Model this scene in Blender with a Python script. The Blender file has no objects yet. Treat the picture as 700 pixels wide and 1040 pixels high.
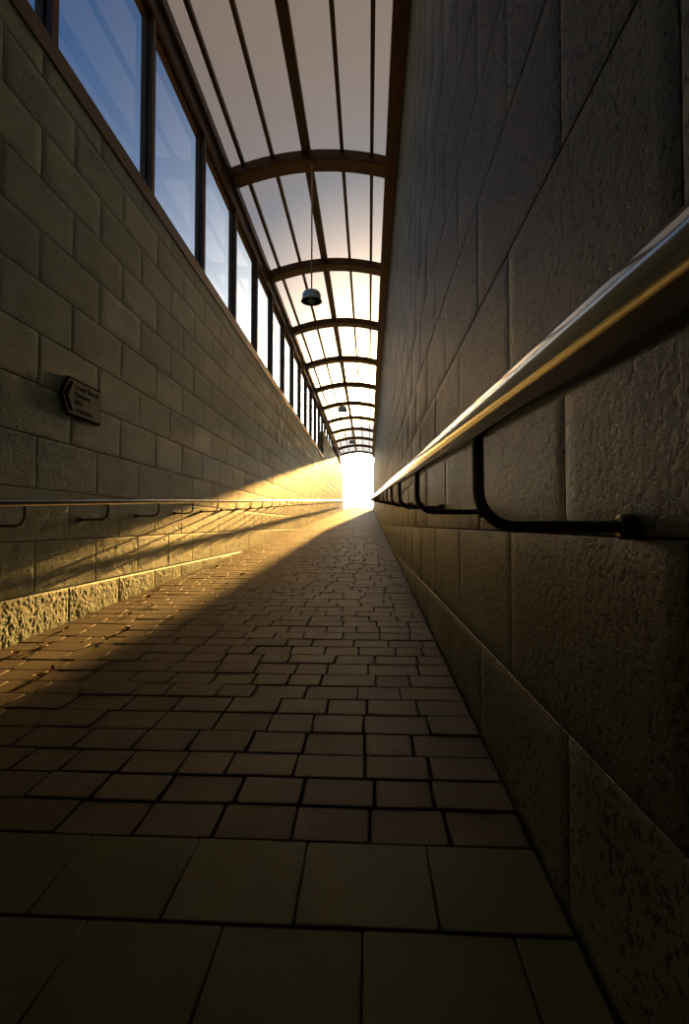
import bpy, math, random
from mathutils import Vector, Matrix, noise
random.seed(7)
C = bpy.context.scene.collection
SC = bpy.context.scene
SKY, GLOW = .064, 36.0
H = 0.90                      # eye height above the ramp where the camera stands
SL = 0.05                     # the ramp climbs 1 in 20
XL, XR = -2.23, 0.44          # faces of the two walls
def ramp(y): return SL * y

# ------------------------------------------------------------------ helpers
class MB:
    def __init__(s): s.v = []; s.f = []; s.sm = []
    def quad_grid(s, pts, smooth=True, flip=False):
        n = len(s.v); R = len(pts); K = len(pts[0])
        for r in pts: s.v.extend(r)
        for i in range(R-1):
            for j in range(K-1):
                a, b, c, d = n+i*K+j, n+i*K+j+1, n+(i+1)*K+j+1, n+(i+1)*K+j
                s.f.append((d, c, b, a) if flip else (a, b, c, d)); s.sm.append(smooth)
    def box(s, x0, x1, y0, y1, z0, z1, shear=0.0):
        n = len(s.v)
        for x in (x0, x1):
            for y in (y0, y1):
                for z in (z0, z1): s.v.append((x, y, z + shear*y))
        for q in ((0,1,3,2),(4,6,7,5),(0,4,5,1),(2,3,7,6),(0,2,6,4),(1,5,7,3)):
            s.f.append(tuple(n+k for k in q)); s.sm.append(False)
    def poly_prism(s, pts, axis_vec):
        n = len(s.v); m = len(pts); a = Vector(axis_vec)
        s.v += [tuple(p) for p in pts] + [tuple(Vector(p)+a) for p in pts]
        s.f.append(tuple(n+i for i in range(m))); s.sm.append(False)
        s.f.append(tuple(n+m+i for i in reversed(range(m)))); s.sm.append(False)
        for i in range(m):
            j = (i+1) % m
            s.f.append((n+j, n+i, n+m+i, n+m+j)); s.sm.append(False)
    def tube(s, path, r, seg=14, cap=True, up=(0,0,1)):
        n0 = len(s.v); P = [Vector(p) for p in path]
        prev = None
        for i, p in enumerate(P):
            t = (P[min(i+1, len(P)-1)] - P[max(i-1, 0)]).normalized()
            if prev is None:
                u = Vector(up) - t*t.dot(Vector(up))
                if u.length < 1e-3: u = Vector((1,0,0)) - t*t.x
            else:
                u = prev - t*t.dot(prev)
            u.normalize(); prev = u; w = t.cross(u)
            rr = r[i] if isinstance(r, (list, tuple)) else r
            for k in range(seg):
                a = 2*math.pi*k/seg
                s.v.append(tuple(p + u*math.cos(a)*rr + w*math.sin(a)*rr))
        for i in range(len(P)-1):
            for k in range(seg):
                k2 = (k+1) % seg
                s.f.append((n0+i*seg+k, n0+i*seg+k2, n0+(i+1)*seg+k2, n0+(i+1)*seg+k)); s.sm.append(True)
        if cap:
            s.f.append(tuple(n0+k for k in reversed(range(seg)))); s.sm.append(False)
            s.f.append(tuple(n0+(len(P)-1)*seg+k for k in range(seg))); s.sm.append(False)
    def lathe(s, prof, c, seg=32, smooth=True):
        n0 = len(s.v)
        for (r, z) in prof:
            for k in range(seg):
                a = 2*math.pi*k/seg
                s.v.append((c[0]+r*math.cos(a), c[1]+r*math.sin(a), c[2]+z))
        for i in range(len(prof)-1):
            for k in range(seg):
                k2 = (k+1) % seg
                s.f.append((n0+i*seg+k, n0+i*seg+k2, n0+(i+1)*seg+k2, n0+(i+1)*seg+k)); s.sm.append(smooth)
    def build(s, name, mat, parent=None):
        me = bpy.data.meshes.new(name)
        me.from_pydata(s.v, [], s.f); me.polygons.foreach_set('use_smooth', s.sm)
        me.update()
        o = bpy.data.objects.new(name, me); C.objects.link(o)
        if mat: me.materials.append(mat)
        if parent:
            o.parent = parent
            o.matrix_parent_inverse = Matrix.Translation(-Vector(parent.location))
        return o
def struct(o): o['kind'] = 'structure'; return o
def empty(name, loc=(0,0,0)):
    o = bpy.data.objects.new(name, None); o.location = loc; o.empty_display_size = .2
    C.objects.link(o); return o
def tag(o, label, cat, group=None):
    o['label'] = label; o['category'] = cat
    if group: o['group'] = group
    return o

# ------------------------------------------------------------------ materials
def new_mat(name):
    m = bpy.data.materials.new(name); m.use_nodes = True
    nt = m.node_tree; b = nt.nodes['Principled BSDF']
    return m, nt, b
def N(nt, t, **k):
    n = nt.nodes.new(t)
    for a, v in k.items():
        if a in n.inputs.keys(): n.inputs[a].default_value = v
        else: setattr(n, a, v)
    return n
def ramp_node(nt, src, stops):
    r = nt.nodes.new('ShaderNodeValToRGB'); nt.links.new(src, r.inputs[0])
    e = r.color_ramp.elements
    while len(e) < len(stops): e.new(.5)
    for el, (p, c) in zip(e, stops): el.position = p; el.color = c if len(c) == 4 else (*c, 1)
    return r
def mixc(nt, fac, a, b, mode='MIX'):
    m = nt.nodes.new('ShaderNodeMix'); m.data_type = 'RGBA'; m.blend_type = mode
    for s, v in ((0, fac), (6, a), (7, b)):
        if hasattr(v, 'is_linked') or isinstance(v, bpy.types.NodeSocket): nt.links.new(v, m.inputs[s])
        else: m.inputs[s].default_value = v if s == 0 else ((*v, 1) if len(v) == 3 else v)
    return m.outputs[2]
def stone(name, c1, c2, pit, pit_scale, rough, bump, grain=45.0, spec=.4, pit_amt=.35):
    m, nt, b = new_mat(name); L = nt.links.new
    geo = N(nt, 'ShaderNodeNewGeometry'); tc = N(nt, 'ShaderNodeTexCoord')
    big = N(nt, 'ShaderNodeTexNoise', Scale=2.2, Detail=5.0, Roughness=.6); L(tc.outputs['Object'], big.inputs['Vector'])
    col = ramp_node(nt, big.outputs[0], [(.3, c1), (.7, c2)])
    # each block slightly its own tone
    isl = ramp_node(nt, geo.outputs['Random Per Island'], [(0, (.8, .8, .8)), (1, (1.15, 1.13, 1.1))])
    c = mixc(nt, 1.0, col.outputs[0], isl.outputs[0], 'MULTIPLY')
    # small dark pits in the stone, gathered in patches
    pn = N(nt, 'ShaderNodeTexNoise', Scale=pit_scale, Detail=2.0, Roughness=.55); L(tc.outputs['Object'], pn.inputs['Vector'])
    patch = N(nt, 'ShaderNodeTexNoise', Scale=5.0, Detail=2.0); L(tc.outputs['Object'], patch.inputs['Vector'])
    mm = N(nt, 'ShaderNodeMath', operation='MULTIPLY_ADD'); L(patch.outputs[0], mm.inputs[0]); mm.inputs[1].default_value = .28; L(pn.outputs[0], mm.inputs[2])
    pm = ramp_node(nt, mm.outputs[0], [(pit, (0, 0, 0)), (pit+.035, (1, 1, 1))])
    dark = mixc(nt, 1.0, c, (pit_amt, pit_amt, pit_amt), 'MULTIPLY')
    c = mixc(nt, pm.outputs[0], dark, c)
    L(c, b.inputs['Base Color'])
    b.inputs['Roughness'].default_value = rough; b.inputs['Specular IOR Level'].default_value = spec
    gr = N(nt, 'ShaderNodeTexNoise', Scale=grain, Detail=6.0, Roughness=.65); L(tc.outputs['Object'], gr.inputs['Vector'])
    hs = N(nt, 'ShaderNodeMath', operation='MULTIPLY_ADD'); L(pm.outputs[0], hs.inputs[0]); hs.inputs[1].default_value = .5; L(gr.outputs[0], hs.inputs[2])
    bp = N(nt, 'ShaderNodeBump', Strength=bump, Distance=.01); L(hs.outputs[0], bp.inputs['Height']); L(bp.outputs[0], b.inputs['Normal'])
    return m
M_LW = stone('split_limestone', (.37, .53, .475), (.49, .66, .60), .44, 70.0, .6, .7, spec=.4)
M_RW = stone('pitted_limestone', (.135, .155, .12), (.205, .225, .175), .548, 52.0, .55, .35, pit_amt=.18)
M_SETT = stone('weathered_setts', (.084, .064, .032), (.118, .087, .045), .40, 90.0, .70, .4, grain=120.0, spec=.34, pit_amt=.6)
M_SLAB = stone('paving_slabs', (.072, .084, .020), (.098, .110, .028), .38, 90.0, .65, .25, grain=150.0, spec=.3, pit_amt=.7)
M_BED = stone('joint_grit', (.016, .013, .009), (.028, .022, .015), .38, 120.0, .95, .5, spec=.1)
M_MORT = stone('mortar', (.07, .068, .055), (.10, .098, .08), .38, 120.0, .95, .4, spec=.1)
M_GROUND = stone('outside_paving', (.10, .085, .06), (.16, .135, .10), .38, 20.0, .9, .3)
M_PLASTER = stone('dark_plaster', (.10, .10, .085), (.13, .13, .11), .30, 30.0, .85, .1)

def timber(name, c1, c2, rough=.5):
    m, nt, b = new_mat(name); L = nt.links.new
    tc = N(nt, 'ShaderNodeTexCoord'); mp = N(nt, 'ShaderNodeMapping'); mp.inputs['Scale'].default_value = (9, 1.2, 9)
    L(tc.outputs['Object'], mp.inputs[0])
    n = N(nt, 'ShaderNodeTexNoise', Scale=3.0, Detail=6.0, Roughness=.6); L(mp.outputs[0], n.inputs['Vector'])
    r = ramp_node(nt, n.outputs[0], [(.3, c1), (.7, c2)]); L(r.outputs[0], b.inputs['Base Color'])
    b.inputs['Roughness'].default_value = rough
    bp = N(nt, 'ShaderNodeBump', Strength=.15, Distance=.004); L(n.outputs[0], bp.inputs['Height']); L(bp.outputs[0], b.inputs['Normal'])
    return m
M_TIM = timber('stained_timber', (.14, .064, .016), (.21, .10, .027))
M_TIMD = timber('dark_timber', (.085, .046, .013), (.13, .07, .022))
M_MULL = timber('window_timber', (.12, .062, .016), (.19, .10, .028))

def metal(name, col, rough, scale=220.0):
    m, nt, b = new_mat(name); L = nt.links.new
    tc = N(nt, 'ShaderNodeTexCoord'); mp = N(nt, 'ShaderNodeMapping'); mp.inputs['Scale'].default_value = (1, .06, 1)
    L(tc.outputs['Object'], mp.inputs[0])
    n = N(nt, 'ShaderNodeTexNoise', Scale=scale, Detail=3.0); L(mp.outputs[0], n.inputs['Vector'])
    r = ramp_node(nt, n.outputs[0], [(.3, (rough-.02,)*3), (.7, (rough+.02,)*3)]); L(r.outputs[0], b.inputs['Roughness'])
    b.inputs['Base Color'].default_value = (*col, 1); b.inputs['Metallic'].default_value = 1.0
    return m
M_RAIL = metal('brushed_steel', (.40, .385, .34), .11)
M_BRKT = metal('dull_steel', (.16, .135, .11), .42)
def plain(name, col, rough=.5, metallic=0.0, spec=.5):
    m, nt, b = new_mat(name); L = nt.links.new
    tc = N(nt, 'ShaderNodeTexCoord'); n = N(nt, 'ShaderNodeTexNoise', Scale=14.0, Detail=4.0); L(tc.outputs['Object'], n.inputs['Vector'])
    r = ramp_node(nt, n.outputs[0], [(.3, tuple(c*.88 for c in col)), (.7, tuple(min(1, c*1.08) for c in col))])
    L(r.outputs[0], b.inputs['Base Color']); b.inputs['Roughness'].default_value = rough
    b.inputs['Metallic'].default_value = metallic; b.inputs['Specular IOR Level'].default_value = spec
    return m
M_SIGNW = plain('sign_face', (.80, .82, .76), .6, 0.0, .2)
M_SIGNK = plain('sign_black', (.010, .010, .010), .9, 0.0, .08)
M_ENAMEL = plain('pale_enamel', (.86, .92, .85), .3)
M_LAMPIN = plain('dark_lamp_inside', (.045, .03, .018), .5)
M_BULB = plain('frosted_bulb', (.75, .70, .66), .25)
M_ROD = plain('pale_rod', (.88, .80, .62), .4)
M_LEAF = plain('dry_leaf_tan', (.62, .44, .20), .7)
M_LEAFR = plain('dry_leaf_russet', (.48, .20, .08), .7)

# twin-wall roof sheet: milky, passes light mostly forward
def roof_sheet():
    m = bpy.data.materials.new('milky_roof_sheet'); m.use_nodes = True; nt = m.node_tree; nt.nodes.clear(); L = nt.links.new
    out = N(nt, 'ShaderNodeOutputMaterial')
    tc = N(nt, 'ShaderNodeTexCoord'); n = N(nt, 'ShaderNodeTexNoise', Scale=1.3, Detail=4.0); L(tc.outputs['Object'], n.inputs['Vector'])
    tr = N(nt, 'ShaderNodeBsdfTranslucent')
    r = ramp_node(nt, n.outputs[0], [(.3, (.125, .165, .15)), (.7, (.145, .185, .165))]); L(r.outputs[0], tr.inputs[0])
    rf = N(nt, 'ShaderNodeBsdfRefraction', Roughness=1.0, IOR=1.12); rf.inputs[0].default_value = (.72, .78, 1, 1)
    gl = N(nt, 'ShaderNodeBsdfDiffuse'); gl.inputs[0].default_value = (.22, .22, .21, 1)
    m1 = N(nt, 'ShaderNodeMixShader'); m1.inputs[0].default_value = ROOF_FWD; L(tr.outputs[0], m1.inputs[1]); L(rf.outputs[0], m1.inputs[2])
    tp = N(nt, 'ShaderNodeBsdfTransparent'); tp.inputs[0].default_value = (.9, .95, 1, 1)
    m3 = N(nt, 'ShaderNodeMixShader'); m3.inputs[0].default_value = .014; L(m1.outputs[0], m3.inputs[1]); L(tp.outputs[0], m3.inputs[2]); m1 = m3
    m2 = N(nt, 'ShaderNodeMixShader'); m2.inputs[0].default_value = .25; L(m1.outputs[0], m2.inputs[1]); L(gl.outputs[0], m2.inputs[2])
    L(m2.outputs[0], out.inputs[0]); return m
ROOF_FWD = .33
M_ROOF = roof_sheet()
def pane_glass():
    m = bpy.data.materials.new('window_glass'); m.use_nodes = True; nt = m.node_tree; nt.nodes.clear(); L = nt.links.new
    out = N(nt, 'ShaderNodeOutputMaterial')
    tr = N(nt, 'ShaderNodeBsdfTransparent'); tr.inputs[0].default_value = (.86, .93, .97, 1)
    gl = N(nt, 'ShaderNodeBsdfGlossy', Roughness=.02); gl.inputs[0].default_value = (1, 1, 1, 1)
    fr = N(nt, 'ShaderNodeFresnel', IOR=1.28)
    m1 = N(nt, 'ShaderNodeMixShader'); L(fr.outputs[0], m1.inputs[0]); L(tr.outputs[0], m1.inputs[1]); L(gl.outputs[0], m1.inputs[2])
    L(m1.outputs[0], out.inputs[0]); return m
M_GLASS = pane_glass()

YWR = 49.0
# ------------------------------------------------------------------ ramp floor
Y0, YW, YR, YF = -4.0, 44.0, 39.75, 62.0      # back, wall ends, roof end, end of paving
fl = MB()
fl.box(XL-.3, XR+.3, Y0-.3, YF, -.30, -.022, SL)
floor = struct(fl.build('floor', M_BED))
def stone_top(mb, x0, x1, y0, y1, top, bev, dep, jit, tilt=0.0):
    """one paving unit: worn top, rounded arris, skirt down into the joint"""
    dx, dy = random.uniform(-tilt, tilt), random.uniform(-tilt, tilt)
    cx, cy = (x0+x1)/2, (y0+y1)/2
    def z(x, y, d): return ramp(y) + top - d + dx*(x-cx) + dy*(y-cy)
    cor = [(x0, y0), (x1, y0), (x1, y1), (x0, y1)]
    cor = [(x+random.uniform(-jit, jit), y+random.uniform(-jit, jit)) for x, y in cor]
    # outline with the corners clipped
    out = []
    k = min(bev*1.1, (x1-x0)*.2)
    for i in range(4):
        p, a, b = Vector(cor[i]), Vector(cor[i-1]), Vector(cor[(i+1) % 4])
        out.append(p + (a-p).normalized()*k); out.append(p + (b-p).normalized()*k)
    c = sum(out, Vector((0, 0)))/8
    n = len(mb.v)
    for ins, d in ((0, dep), (0, bev), (bev*.45, bev*.3), (bev*1.3, 0)):
        for p in out:
            v = c-p; q = p + v.normalized()*ins
            mb.v.append((q.x, q.y, z(q.x, q.y, d)))
    for r in range(3):
        for i in range(8):
            j = (i+1) % 8
            mb.f.append((n+r*8+i, n+r*8+j, n+(r+1)*8+j, n+(r+1)*8+i)); mb.sm.append(r > 0)
    mb.f.append(tuple(n+24+i for i in range(8))); mb.sm.append(False)
st = MB()
y = 1.315; row = 0
while y < YF-.2:
    d = .16 + random.uniform(-.006, .006)
    if row < 3: d = .148
    g = random.uniform(.0022, .0048)
    if row == 0: xs = [XL, -2.02, -1.80, -1.58, -1.33, -1.1, -.86, -.64, -.42, -.205, .004, .216, XR-.015]
    else:
        xs = [XL]; x = XL - random.choice((.0, .08, .12))
        while True:
            x += random.choice((.165, .205, .215, .225, .25, .27)) + random.uniform(-.012, .012)
            if x > XR-.10: break
            if x > XL+.07: xs.append(x)
        xs.append(XR-.012)
    for a, b in zip(xs, xs[1:]):
        stone_top(st, a+g, b-g, y+g+random.uniform(-.0012, .0012), y+d-g+random.uniform(-.0012, .0012),
                  random.uniform(-.0022, .0022), .0045, .03, .0022, .008)
    y += d; row += 1
st.build('paving_setts', M_SETT, floor)
sb = MB()
rows = [(1.055, 1.312, [-2.23, -1.93, -1.63, -1.33, -1.03, -.745, -.448, -.159, .15, .425]),
        (.79, 1.052, [-2.23, -2.08, -1.78, -1.49, -1.19, -.895, -.602, -.307, -.012, .299, .425])]
yy = .787
for k in range(16):
    o = .15*(k % 2); rows.append((yy-.265, yy-.003, [XL] + [XL+.3*i+o+.1 for i in range(1, 9) if XL+.3*i+o+.1 < .33] + [.425])); yy -= .268
for y0, y1, xs in rows:
    for a, b in zip(xs, xs[1:]):
        stone_top(sb, a+.001, b-.001, y0+.001, y1-.001, random.uniform(-.0015, .0015), .004, .03, .001, .004)
sb.build('paving_slabs', M_SLAB, floor)
gm = MB()
gm.box(-60, 60, YF-1, 200, -3, 2.3); gm.box(-60, XL-.45, -30, YF, -3, -.2); gm.box(XR+.5, 60, -30, YF, -3, -.2)
struct(gm.build('ground', M_GROUND))

# ------------------------------------------------------------------ block walls
def block(mb, X, sgn, ya, yb, za, zb, nx, nz, relief, bev, seed, amp2=0.0, freq=42.0):
    """one block face on the plane x = X; sgn is the side that faces the passage"""
    pts = []
    ys = [0, bev*.35, bev] + [bev+(yb-ya-2*bev)*i/nx for i in range(1, nx)] + [yb-ya-bev, yb-ya-bev*.35, yb-ya]
    zs = [0, bev*.35, bev] + [bev+(zb-za-2*bev)*i/nz for i in range(1, nz)] + [zb-za-bev, zb-za-bev*.35, zb-za]
    L, Hh = yb-ya, zb-za
    dev = random.uniform(-.0007, .0007)
    for yv in ys:
        r = []
        for zv in zs:
            e = min(yv, L-yv, zv, Hh-zv)
            t = max(0, min(1, e/bev)); drop = (1-math.sqrt(max(0, 1-(1-t)**2)))*bev*1.0
            dsp = 0
            if relief > 0:
                p = Vector((yv+seed*3.1, zv+seed*1.7, seed))
                f = noise.fractal(p*freq, .6, 2.1, 4)
                f2 = noise.noise(p*3.2)
                dsp = relief*(f*.9 + .5*f2 + .7*noise.noise(p*14)) + amp2*(1-abs(2*yv/L-1)**3)*(1-abs(2*zv/Hh-1)**3)
                dsp += .009 if amp2 > .002 else 0
                dsp *= max(0, min(1, e/(bev*2.2)))
            r.append((X + sgn*(dsp+dev-drop), ya+yv, za+zv))
        pts.append(r)
    mb.quad_grid(pts, True, flip=(sgn < 0))
def course_wall(mb, X, sgn, zbase, ch, blen, off0, off1, ztop, y0, y1, rough):
    k0 = int(math.floor((ramp(y0)-.1-zbase)/ch))
    k = k0
    while zbase+k*ch < ztop(y0)+10 and k < 40:
        za, zb = zbase+k*ch, zbase+(k+1)*ch
        off = off0 if k % 2 == 0 else off1
        i = int(math.floor((y0-off)/blen))
        while off+i*blen < y1:
            ya, yb = max(y0, off+i*blen), min(y1, off+(i+1)*blen)
            mid = (ya+yb)/2; zt = ztop(mid)
            if yb-ya > .05 and zb > ramp(ya)-.05 and za < zt-.03:
                z2 = min(zb, zt)
                nx, nz, rel, bev, a2 = rough(k, mid, za)
                g = .002
                block(mb, X, sgn, ya+g*.5, yb-g*.5, za+g*1.3, z2-g*1.3 if z2 == zb else z2, nx, nz, rel, bev, k*17.3+i*5.7, a2)
            i += 1
        k += 1
ZB = .435
def lw_top(y): return 4.16 if 1.72 < y < 24.0 else (H+4.6 if y > 24.0 else H+5.6)
def lw_rough(k, y, z):
    zr = z-ramp(y)
    if y < -1: return 1, 1, 0, .008, 0
    if k < 0 and y < 7: return (110, 50, .0019, .0045, .003)
    if k < 0 and y < 30: return (44, 20, .0019, .0045, .003)
    if zr < 1.05 and y < 9: return (40, 20, .0022, .004, .0005)
    if zr < 2.2 and y < 26: return (16, 8, .0028, .004, .0005)
    if y < 12: return (10, 5, .0012, .003, .0)
    return 2, 2, .0015, .003, .0
wl = MB()
# split the left wall where its height changes so that no block straddles it
for a, b in ((Y0, 1.72), (1.72, 24.0), (24.0, YW)):
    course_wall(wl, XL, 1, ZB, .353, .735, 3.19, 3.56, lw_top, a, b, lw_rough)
bk = MB()
wall_left = struct(wl.build('wall_left', M_LW))
bk.box(XL-.30, XL-.006, 1.72, 24.0, -.6, 4.15); bk.box(XL-.30, XL-.006, Y0, 1.72, -.6, H+5.6); bk.box(XL-.30, XL-.006, 24.0, YW, -.6, H+4.6)
bk.build('wall_core', M_MORT, wall_left)
wr = MB()
def rw_rough(k, y, z):
    if -0.3 < y < 4 and z < 3.5: return (14, 8, .0012, .0028, 0)
    return (3, 3, .0008, .0028, 0)
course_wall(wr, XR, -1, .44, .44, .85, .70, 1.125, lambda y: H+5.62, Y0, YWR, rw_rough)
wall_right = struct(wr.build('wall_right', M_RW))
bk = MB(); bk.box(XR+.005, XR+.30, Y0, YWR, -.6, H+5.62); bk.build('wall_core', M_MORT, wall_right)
# unseen wall behind the camera, added to keep the near passage dark
b = MB(); b.box(XL-.3, XR+.3, Y0-.3, Y0, -.8, H+5.7); struct(b.build('shade_wall_back', M_PLASTER))

# ------------------------------------------------------------------ roof
PX = [(-2.23, 5.70), (-.88, 5.955), (.42, 5.77)]
def ztop(x):
    s = 0
    for i, (xi, zi) in enumerate(PX):
        t = zi
        for j, (xj, _) in enumerate(PX):
            if i != j: t *= (x-xj)/(xi-xj)
        s += t
    return s+H
XA, XB = XL+.015, XR-.03
b = MB(); b.box(XL-.3, XR+.3, Y0, 3.4, H+5.70, H+5.95); ceiling_with_shade_slab = struct(b.build('ceiling_with_shade_slab', M_PLASTER))  # unseen opaque slab, added to shade the near end; roof parts hang off it
arch_mesh = None
def arch(yc):
    mb = MB(); w, d = .152, .152; n = 28
    xs = [XA+(XB-XA)*i/n for i in range(n+1)]
    prof = [(-w, 0), (-w, -d+.012), (-w+.012, -d), (w-.012, -d), (w, -d+.012), (w, 0), (-w, 0)]
    pts = []
    for x in xs:
        sl = (ztop(x+.01)-ztop(x-.01))/.02; nn = Vector((-sl, 1)).normalized()
        pts.append([(x-nn.x*(-dz)*1.0, py, ztop(x)+dz*nn.y) for py, dz in prof])
    mb.quad_grid(pts, False)
    return mb
am = arch(0)
a0 = am.build('roof_arch', M_TIM, ceiling_with_shade_slab); a0.location = (0, 4.60, 0)
for i in range(11):
    a = a0.copy(); C.objects.link(a); a.parent = ceiling_with_shade_slab; a.location = (0, 7.78+3.18*i, 0)
def bar(name, x, w, h, mat, dz=.02):
    mb = MB(); z = ztop(x)+dz
    mb.box(x-w/2, x+w/2, 3.4, YR+.15, z-h, z)
    return mb.build(name, mat, ceiling_with_shade_slab)
for x in (-2.0, -1.53): bar('glazing_bar', x, .055, .07, M_TIMD)
for x in (-.42, .05): bar('glazing_bar', x, .055, .07, M_TIMD)
bar('ridge_beam', -.985, .14, .09, M_TIMD)
sh = MB(); n = 36
xs = [XL-.06+(XR+.10-XL+.06)*i/n for i in range(n+1)]
ysh = [3.4+(YR+.15-3.4)*i/24 for i in range(25)]
sh.quad_grid([[(x, yv, ztop(x)+.035) for x in xs] for yv in ysh], True)
sh.build('roof_glazing', M_ROOF, ceiling_with_shade_slab)
t = MB(); t.box(XL-.14, XL+.012, 1.0, YR+.15, H+3.26, H+3.41); t.box(XL-.14, XL+.012, 1.0, 1.72, H+3.41, H+3.41)
t = MB(); t.box(XL-.14, XL+.012, 1.72, 24.02, H+3.26, H+3.41)
struct(t.build('trim_1', M_MULL))                 # sill under the windows
t = MB(); t.box(XL-.14, XL+.010, 1.72, YR+.15, H+5.30, H+5.52); struct(t.build('trim_2', M_TIM))   # head beam
t = MB(); t.box(XL-.14, XL+.055, 1.72, YR+.15, H+5.52, H+5.665); struct(t.build('trim_3', M_TIMD)) # wall plate
t = MB(); t.box(.262, .43, 3.4, YR+.15, H+5.52, H+5.73); t.box(.30, .432, 3.4, YR+.15, H+5.44, H+5.52); struct(t.build('trim_4', M_TIM))
# windows
for k in range(14):
    ya, yb = 1.72+1.59*k, 1.72+1.59*(k+1)
    w = MB(); z0, z1 = H+3.41, H+5.30; xo, xi = XL-.115, XL-.055
    w.box(xo, xi, ya+.035, ya+.055, z0, z1); w.box(xo, xi, yb-.055, yb-.035, z0, z1)
    w.box(xo, xi, ya+.055, yb-.055, z0, z0+.03); w.box(xo, xi, ya+.055, yb-.055, z1-.03, z1)
    win = struct(w.build('window_%d' % (k+1), M_MULL))
    m_ = MB(); m_.box(XL-.12, XL+.004, ya-.035, ya+.035, z0, z1)
    if k == 13: m_.box(XL-.12, XL+.004, yb-.035, yb+.035, z0, z1)
    m_.build('mullion', M_MULL, win)
    p = MB(); x = XL-.09; p.v = [(x, ya+.055, z0+.03), (x, yb-.055, z0+.03), (x, yb-.055, z1-.03), (x, ya+.055, z1-.03)]; p.f = [(0, 1, 2, 3)]; p.sm = [False]
    p.build('pane', M_GLASS, win)
w = MB()
for k in range(11): ya = 24.04+1.59*k; w.box(XL-.13, XL-.02, ya, ya+.06, H+4.6, H+5.30)
w.box(XL-.13, XL+.0, 24.02, YR+.1, H+4.58, H+4.63)
win = struct(w.build('window_15', M_MULL))
p = MB(); x = XL-.09; p.v = [(x, 24.04, H+4.63), (x, YR+.1, H+4.63), (x, YR+.1, H+5.3), (x, 24.04, H+5.3)]; p.f = [(0, 1, 2, 3)]; p.sm = [False]
p.build('pane', M_GLASS, win)

# ------------------------------------------------------------------ handrails
def handrail(X, Xw, hz, r, arm, y0, y1, by0, pitch, rod, label, joints):
    t = tag(empty('handrail', (X, y0, ramp(y0)+hz)), label, 'handrail')
    mb = MB(); ph = random.uniform(0, 9)
    path = []
    yv = y0
    while yv < y1:
        path.append((X+.0012*math.sin(yv*1.9+ph), yv, ramp(yv)+hz+.0015*math.sin(yv*1.3+ph))); yv += .12
    mb.tube(path, r, 28); mb.build('rail', M_RAIL, t)
    for yj in joints:
        j = MB(); j.tube([(X, yj-.0015, ramp(yj)+hz), (X, yj+.0015, ramp(yj)+hz+.001)], r*1.006, 28); j.build('rail_joint', M_BRKT, t)
    sg = 1 if Xw > X else -1
    # one bracket: drops from the rail, bends and runs level into the wall
    bm = MB(); R = .062; zt, zb = -r*.8, -(hz-arm)
    pts = [(0, 0, zt), (0, 0, (zt+zb+R)/2), (0, 0, zb+R)]
    for i in range(1, 10):
        a = math.pi/2*i/9; pts.append((sg*R*(1-math.cos(a)), 0, zb+R-R*math.sin(a)))
    pts += [(sg*(abs(Xw-X)*.7), 0, zb), (sg*(abs(Xw-X)+.003), 0, zb)]
    bm.tube(pts, rod, 12, up=(0, 1, 0))
    bm.tube([(0, 0, zt-.004), (0, 0, -r*.55)], rod*1.35, 14, up=(0, 1, 0))
    pl = MB(); x1 = sg*(abs(Xw-X)+.004)
    pl.tube([(x1-sg*.030, 0, zb), (x1-sg*.026, 0, zb), (x1, 0, zb)], [rod*1.55, rod*2.2, rod*2.2], 22, up=(0, 1, 0))
    for a in (2.2, 5.3):
        pl.tube([(x1-sg*.036, math.sin(a)*rod*1.5, zb-math.cos(a)*rod*1.5), (x1-sg*.02, math.sin(a)*rod*1.5, zb-math.cos(a)*rod*1.5)], .0035, 8, up=(0, 1, 0))
    bo = bm.build('bracket', M_BRKT); po = pl.build('wall_flange', M_BRKT)
    bmesh_, pmesh_ = bo.data, po.data
    first = True; yb = by0
    while yb < y1-.2:
        if first: b_, p_ = bo, po
        else:
            b_, p_ = bo.copy(), po.copy(); C.objects.link(b_); C.objects.link(p_)
        first = False
        b_.parent = t; b_.location = (0, yb-y0, ramp(yb)-ramp(y0)); p_.parent = b_; p_.location = (0, 0, 0)
        yb += pitch
    return t
handrail(.185, XR, 1.032, .030, .855, -1.5, YWR-.3, -.21, 1.05, .0098,
         'thick steel handrail close to the camera on the dark right wall', (.36, 6.3))
handrail(-2.0, XL, .888, .0215, .752, -1.5, YW-.3, .02, .917, .0085,
         'slim steel handrail running along the left wall below the direction sign', (5.0,))

# ------------------------------------------------------------------ direction sign
sx = XL+.012; ys_, ye_, zs_, ze_ = 3.50, 3.935, H+.812, H+1.098
sign = tag(empty('direction_sign', (sx, 3.7, H+.812)), 'white arrow-shaped direction sign with black border on the left wall', 'sign')
zc = (zs_+ze_)/2
def sgn_pts(i, x):
    return [(x, ye_-i, zs_+i), (x, ye_-i, ze_-i), (x, ys_+i*.25, ze_-i), (x, ys_-.085+i*1.05, zc), (x, ys_+i*.25, zs_+i)]
mb = MB(); mb.poly_prism(sgn_pts(0, XL-.004), (.022, 0, 0)); mb.build('backing_plate', M_SIGNK, sign)
mb = MB(); mb.poly_prism(sgn_pts(.016, XL+.016), (.006, 0, 0)); mb.build('face_plate', M_SIGNW, sign)
xf = XL+.0225
mb = MB(); a, wv = .042, .030
ch = [(ys_+.060, ze_-.030), (ys_+.014, ze_-.030), (ys_-.058, zc), (ys_+.014, zs_+.030), (ys_+.060, zs_+.030), (ys_-.008, zc)]
n0 = len(mb.v)
for x in (xf-.002, xf+.001):
    for yv, zv in ch: mb.v.append((x, yv, zv))
for base in (0, 6):
    mb.f += [(base+0, base+1, base+2, base+5), (base+5, base+2, base+3, base+4)]; mb.sm += [False]*2
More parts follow.
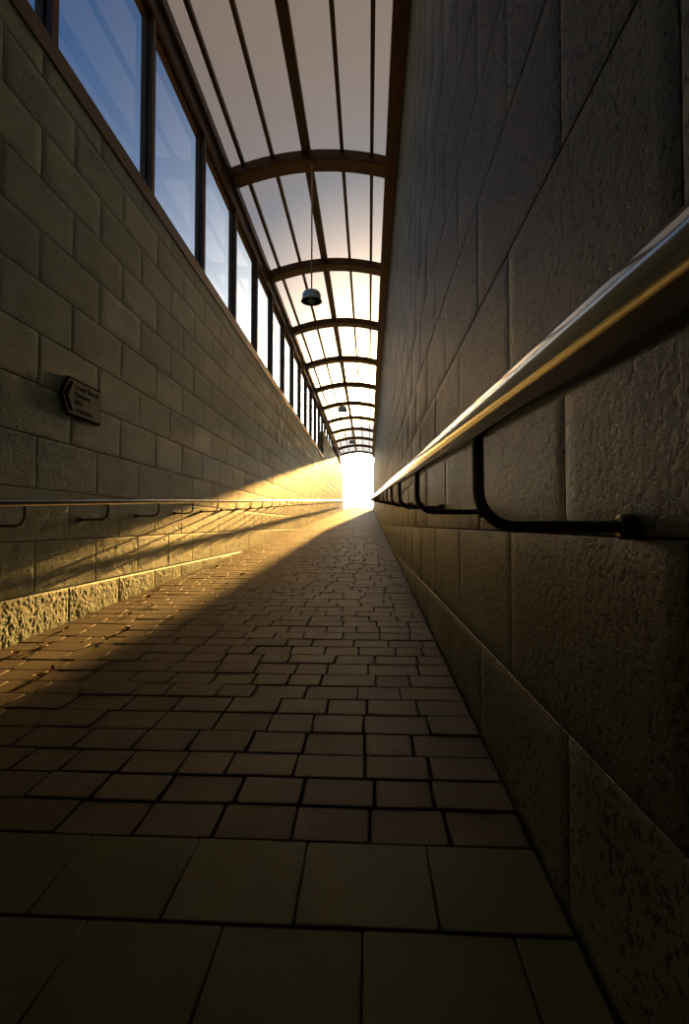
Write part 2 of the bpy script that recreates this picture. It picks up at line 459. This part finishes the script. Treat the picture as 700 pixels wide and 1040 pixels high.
for i in range(6):
    j = (i+1) % 6; mb.f.append((i, j, 6+j, 6+i)); mb.sm.append(False)
mb.build('arrow', M_SIGNK, sign)
def lettering(s, yv, zv, size, xf):
    cu = bpy.data.curves.new('lettering', 'FONT'); cu.body = s; cu.size = size; cu.extrude = .0006; cu.resolution_u = 3; cu.offset = .0006
    tmp = bpy.data.objects.new('lettering_tmp', cu); C.objects.link(tmp)
    dg = bpy.context.evaluated_depsgraph_get(); me = bpy.data.meshes.new_from_object(tmp.evaluated_get(dg))
    bpy.data.objects.remove(tmp)
    # text runs along +y and stands up along +z, facing +x
    R = Matrix(((0, 0, 1, xf), (1, 0, 0, yv), (0, 1, 0, zv), (0, 0, 0, 1)))
    me.transform(R); me.materials.append(M_SIGNK)
    o = bpy.data.objects.new('lettering', me); C.objects.link(o); o.parent = sign
    o.matrix_parent_inverse = Matrix.Translation(-Vector(sign.location))
    return o
for i, s in enumerate(('Lower Surrey', 'Students', 'BSU', 'University')):
    lettering(s, ys_+.082, ze_-.075-.058*i, .056, xf)

# ------------------------------------------------------------------ pendant lamps
LR = .172
def lamp(yc, label):
    x = -.915; zb = H+3.585+.046*(yc-7.78)
    t = tag(empty('pendant_lamp', (x, yc, zb)), label, 'lamp', 'pendant lamps hanging from the roof arches')
    c = (x, yc, zb)
    mb = MB(); zt = ztop(x)-.12
    mb.tube([(x, yc, zb+.16), (x, yc, zt)], .0125, 12, up=(1, 0, 0)); mb.build('rod', M_ROD, t)
    mb = MB(); mb.lathe([(0.001, 0), (.045, 0), (.045, -.03), (.02, -.05), (.0, -.05)], (x, yc, zt+.005), 20); mb.build('ceiling_rose', M_ROD, t)
    mb = MB()
    mb.lathe([(.0, .182), (.03, .182), (.034, .172), (.09, .165), (.125, .150), (.142, .125), (.150, .09), (.153, .012), (LR, .0), (LR-.004, -.002),
              (.148, .008), (.144, .09), (.135, .12), (.118, .14), (.085, .152), (0, .155)], c, 40); sh_ = mb.build('lamp_shade', M_ENAMEL, t)
    sh_.data.materials.append(M_LAMPIN)
    for p in sh_.data.polygons:
        if p.index >= 9*40: p.material_index = 1
    mb = MB(); mb.lathe([(0, .15), (.028, .15), (.028, .10), (.022, .095)], c, 16); mb.build('socket', M_LAMPIN, t)
    mb = MB(); mb.lathe([(.022, .10), (.03, .085), (.052, .06), (.062, .03), (.058, .002), (.04, -.02), (.018, -.03), (0, -.032)], c, 24); mb.build('bulb', M_BULB, t)
lamp(7.78, 'nearest pendant lamp, pale shade with bulb showing, on a long rod from the first arch')
lamp(17.32, 'small pendant lamp hanging halfway down the passage under the fourth arch')
lamp(26.86, 'tiny farthest pendant lamp, near the bright end of the passage')

# ------------------------------------------------------------------ fallen leaves by the left wall
LV = [(2.40, -2.11), ]
cam_px = [(218.9,576),(220,589.7),(245,584.5),(229.8,593.8),(175.4,597),(159,599.3),(146.9,608.5),(151.4,617),(127.4,626.7),(172,629.7),
          (126,641),(102.7,652.6),(42,658),(33.4,662),(46.3,685),(35,691),(8,668),(60.8,642)]
leaf_xy = []
for px, py in cam_px:                      # where each leaf lies on the ramp
    yv = 450.0/(py-508.0); leaf_xy.append(((px-374.5)/500.0*yv, yv))
def leaf_mesh(seed):
    mb = MB(); rnd = random.Random(seed); n = 8; L = rnd.uniform(.034, .052); W = L*.36; curl = rnd.uniform(.25, .6)
    pts = []
    for i in range(n+1):
        u = i/n; wd = W*math.sin(math.pi*min(1, u*.93+.05))**.8; zz = curl*L*(2*u-1)**2*.7
        pts.append([((2*u-1)*L*.9, s*wd, zz+abs(s)*wd*.6+.004*math.sin(9*u+s)) for s in (-1, -.5, 0, .5, 1)])
    mb.quad_grid(pts, True)
    bot = [[(p[0], p[1], p[2]-.0009) for p in r] for r in pts]; mb.quad_grid(bot, True, flip=True)
    mb.tube([(L*.9, 0, curl*L*.7), (L*1.2, .002, curl*L*.9), (L*1.5, .006, curl*L*.8)], .0011, 6)
    return mb
for i, (x, yv) in enumerate(leaf_xy):
    x = max(x, XL+.06)
    o = leaf_mesh(i).build('dry_leaf', M_LEAFR if i % 4 == 2 else M_LEAF)
    o.location = (x, yv, ramp(yv)+.004); o.rotation_euler = (random.uniform(-.15, .15), random.uniform(-.15, .15), random.uniform(0, 6.28))
    if i in (12, 13, 16): lab = 'dry leaf in the joint along the foot of the rough base course'
    elif i in (10,): lab = 'largest curled dry leaf on the setts, catching the light'
    elif i < 4: lab = 'small dry leaf far up the ramp on the reddish sunlit setts'
    elif i in (14, 15): lab = 'dry leaf on the dark setts nearest the camera'
    else: lab = 'small curled dry leaf lying on the setts beside the sunlit base course'
    tag(o, lab, 'leaf', 'fallen leaves along the left side of the ramp')

# ------------------------------------------------------------------ camera
F, CX, CY, VX, VY = 500.0, 350.0, 520.0, 374.5, 533.0
yv_ = Vector((VX-CX, -(VY-CY), F)).normalized()          # the passage axis seen by the camera (right, up, forward)
up0 = Vector((0, 1, 0)); zv_ = (up0 - yv_*up0.dot(yv_)).normalized(); xv_ = zv_.cross(yv_) * 1.0
if xv_.x < 0: xv_ = -xv_
right = Vector((xv_[0], yv_[0], zv_[0])); upw = Vector((xv_[1], yv_[1], zv_[1])); fwd = Vector((xv_[2], yv_[2], zv_[2]))
cd = bpy.data.cameras.new('camera'); cam = bpy.data.objects.new('camera', cd); C.objects.link(cam)
cd.sensor_fit = 'HORIZONTAL'; cd.sensor_width = 36; cd.lens = 36*F/700.0; cd.clip_start = .02; cd.clip_end = 800
cam.matrix_world = Matrix(((right.x, upw.x, -fwd.x, 0), (right.y, upw.y, -fwd.y, 0), (right.z, upw.z, -fwd.z, H), (0, 0, 0, 1)))
SC.camera = cam

# ------------------------------------------------------------------ light
AZ, TEL = .052, .169
sd = Vector((AZ, 1, TEL)).normalized()                   # towards the sun
ld = bpy.data.lights.new('sun', 'SUN'); sun = bpy.data.objects.new('sun', ld); C.objects.link(sun)
ld.energy = 14.5; ld.angle = math.radians(.55); ld.color = (1, .52, .13)
sun.rotation_euler = sd.to_track_quat('Z', 'Y').to_euler()
w = bpy.data.worlds.new('sky'); SC.world = w; w.use_nodes = True; nt = w.node_tree
bg = nt.nodes['Background']; sky = nt.nodes.new('ShaderNodeTexSky'); sky.sky_type = 'NISHITA'
sky.sun_disc = False; sky.sun_elevation = math.atan(TEL); sky.sun_rotation = math.atan2(AZ, 1)
sky.air_density = 1.0; sky.dust_density = .7; sky.ozone_density = 3.0
# the hazy glow of the low sun: falls off with the angle from the sun
L = nt.links.new
gn = nt.nodes.new('ShaderNodeTexCoord')
dt = nt.nodes.new('ShaderNodeVectorMath'); dt.operation = 'DOT_PRODUCT'; L(gn.outputs['Generated'], dt.inputs[0]); dt.inputs[1].default_value = sd
ac = nt.nodes.new('ShaderNodeMath'); ac.operation = 'ARCCOSINE'; ac.use_clamp = False; L(dt.outputs['Value'], ac.inputs[0])
def expo(width, amp):
    a = nt.nodes.new('ShaderNodeMath'); a.operation = 'MULTIPLY'; L(ac.outputs[0], a.inputs[0]); a.inputs[1].default_value = -1/math.radians(width)
    e = nt.nodes.new('ShaderNodeMath'); e.operation = 'EXPONENT'; L(a.outputs[0], e.inputs[0])
    m = nt.nodes.new('ShaderNodeMath'); m.operation = 'MULTIPLY'; L(e.outputs[0], m.inputs[0]); m.inputs[1].default_value = amp
    return m.outputs[0]
g1 = mixc(nt, expo(6.3, GLOW), (0, 0, 0), (1, .86, .66)); nt.nodes[-1].clamp_factor = False
sk = mixc(nt, 1.0, sky.outputs[0], (SKY*.58, SKY*.95, SKY*1.28), 'MULTIPLY')
tot = mixc(nt, 1.0, sk, g1, 'ADD')
L(tot, bg.inputs[0]); bg.inputs[1].default_value = 1.0
SC.view_settings.view_transform = 'Standard'; SC.view_settings.look = 'None'; SC.view_settings.gamma = 1
SC.view_settings.exposure = 0.3; SC.view_settings.use_curve_mapping = False
SC.cycles.use_denoising = True
SC.cycles.sample_clamp_indirect = 6.0
SC.cycles.max_bounces = 10; SC.cycles.transparent_max_bounces = 12
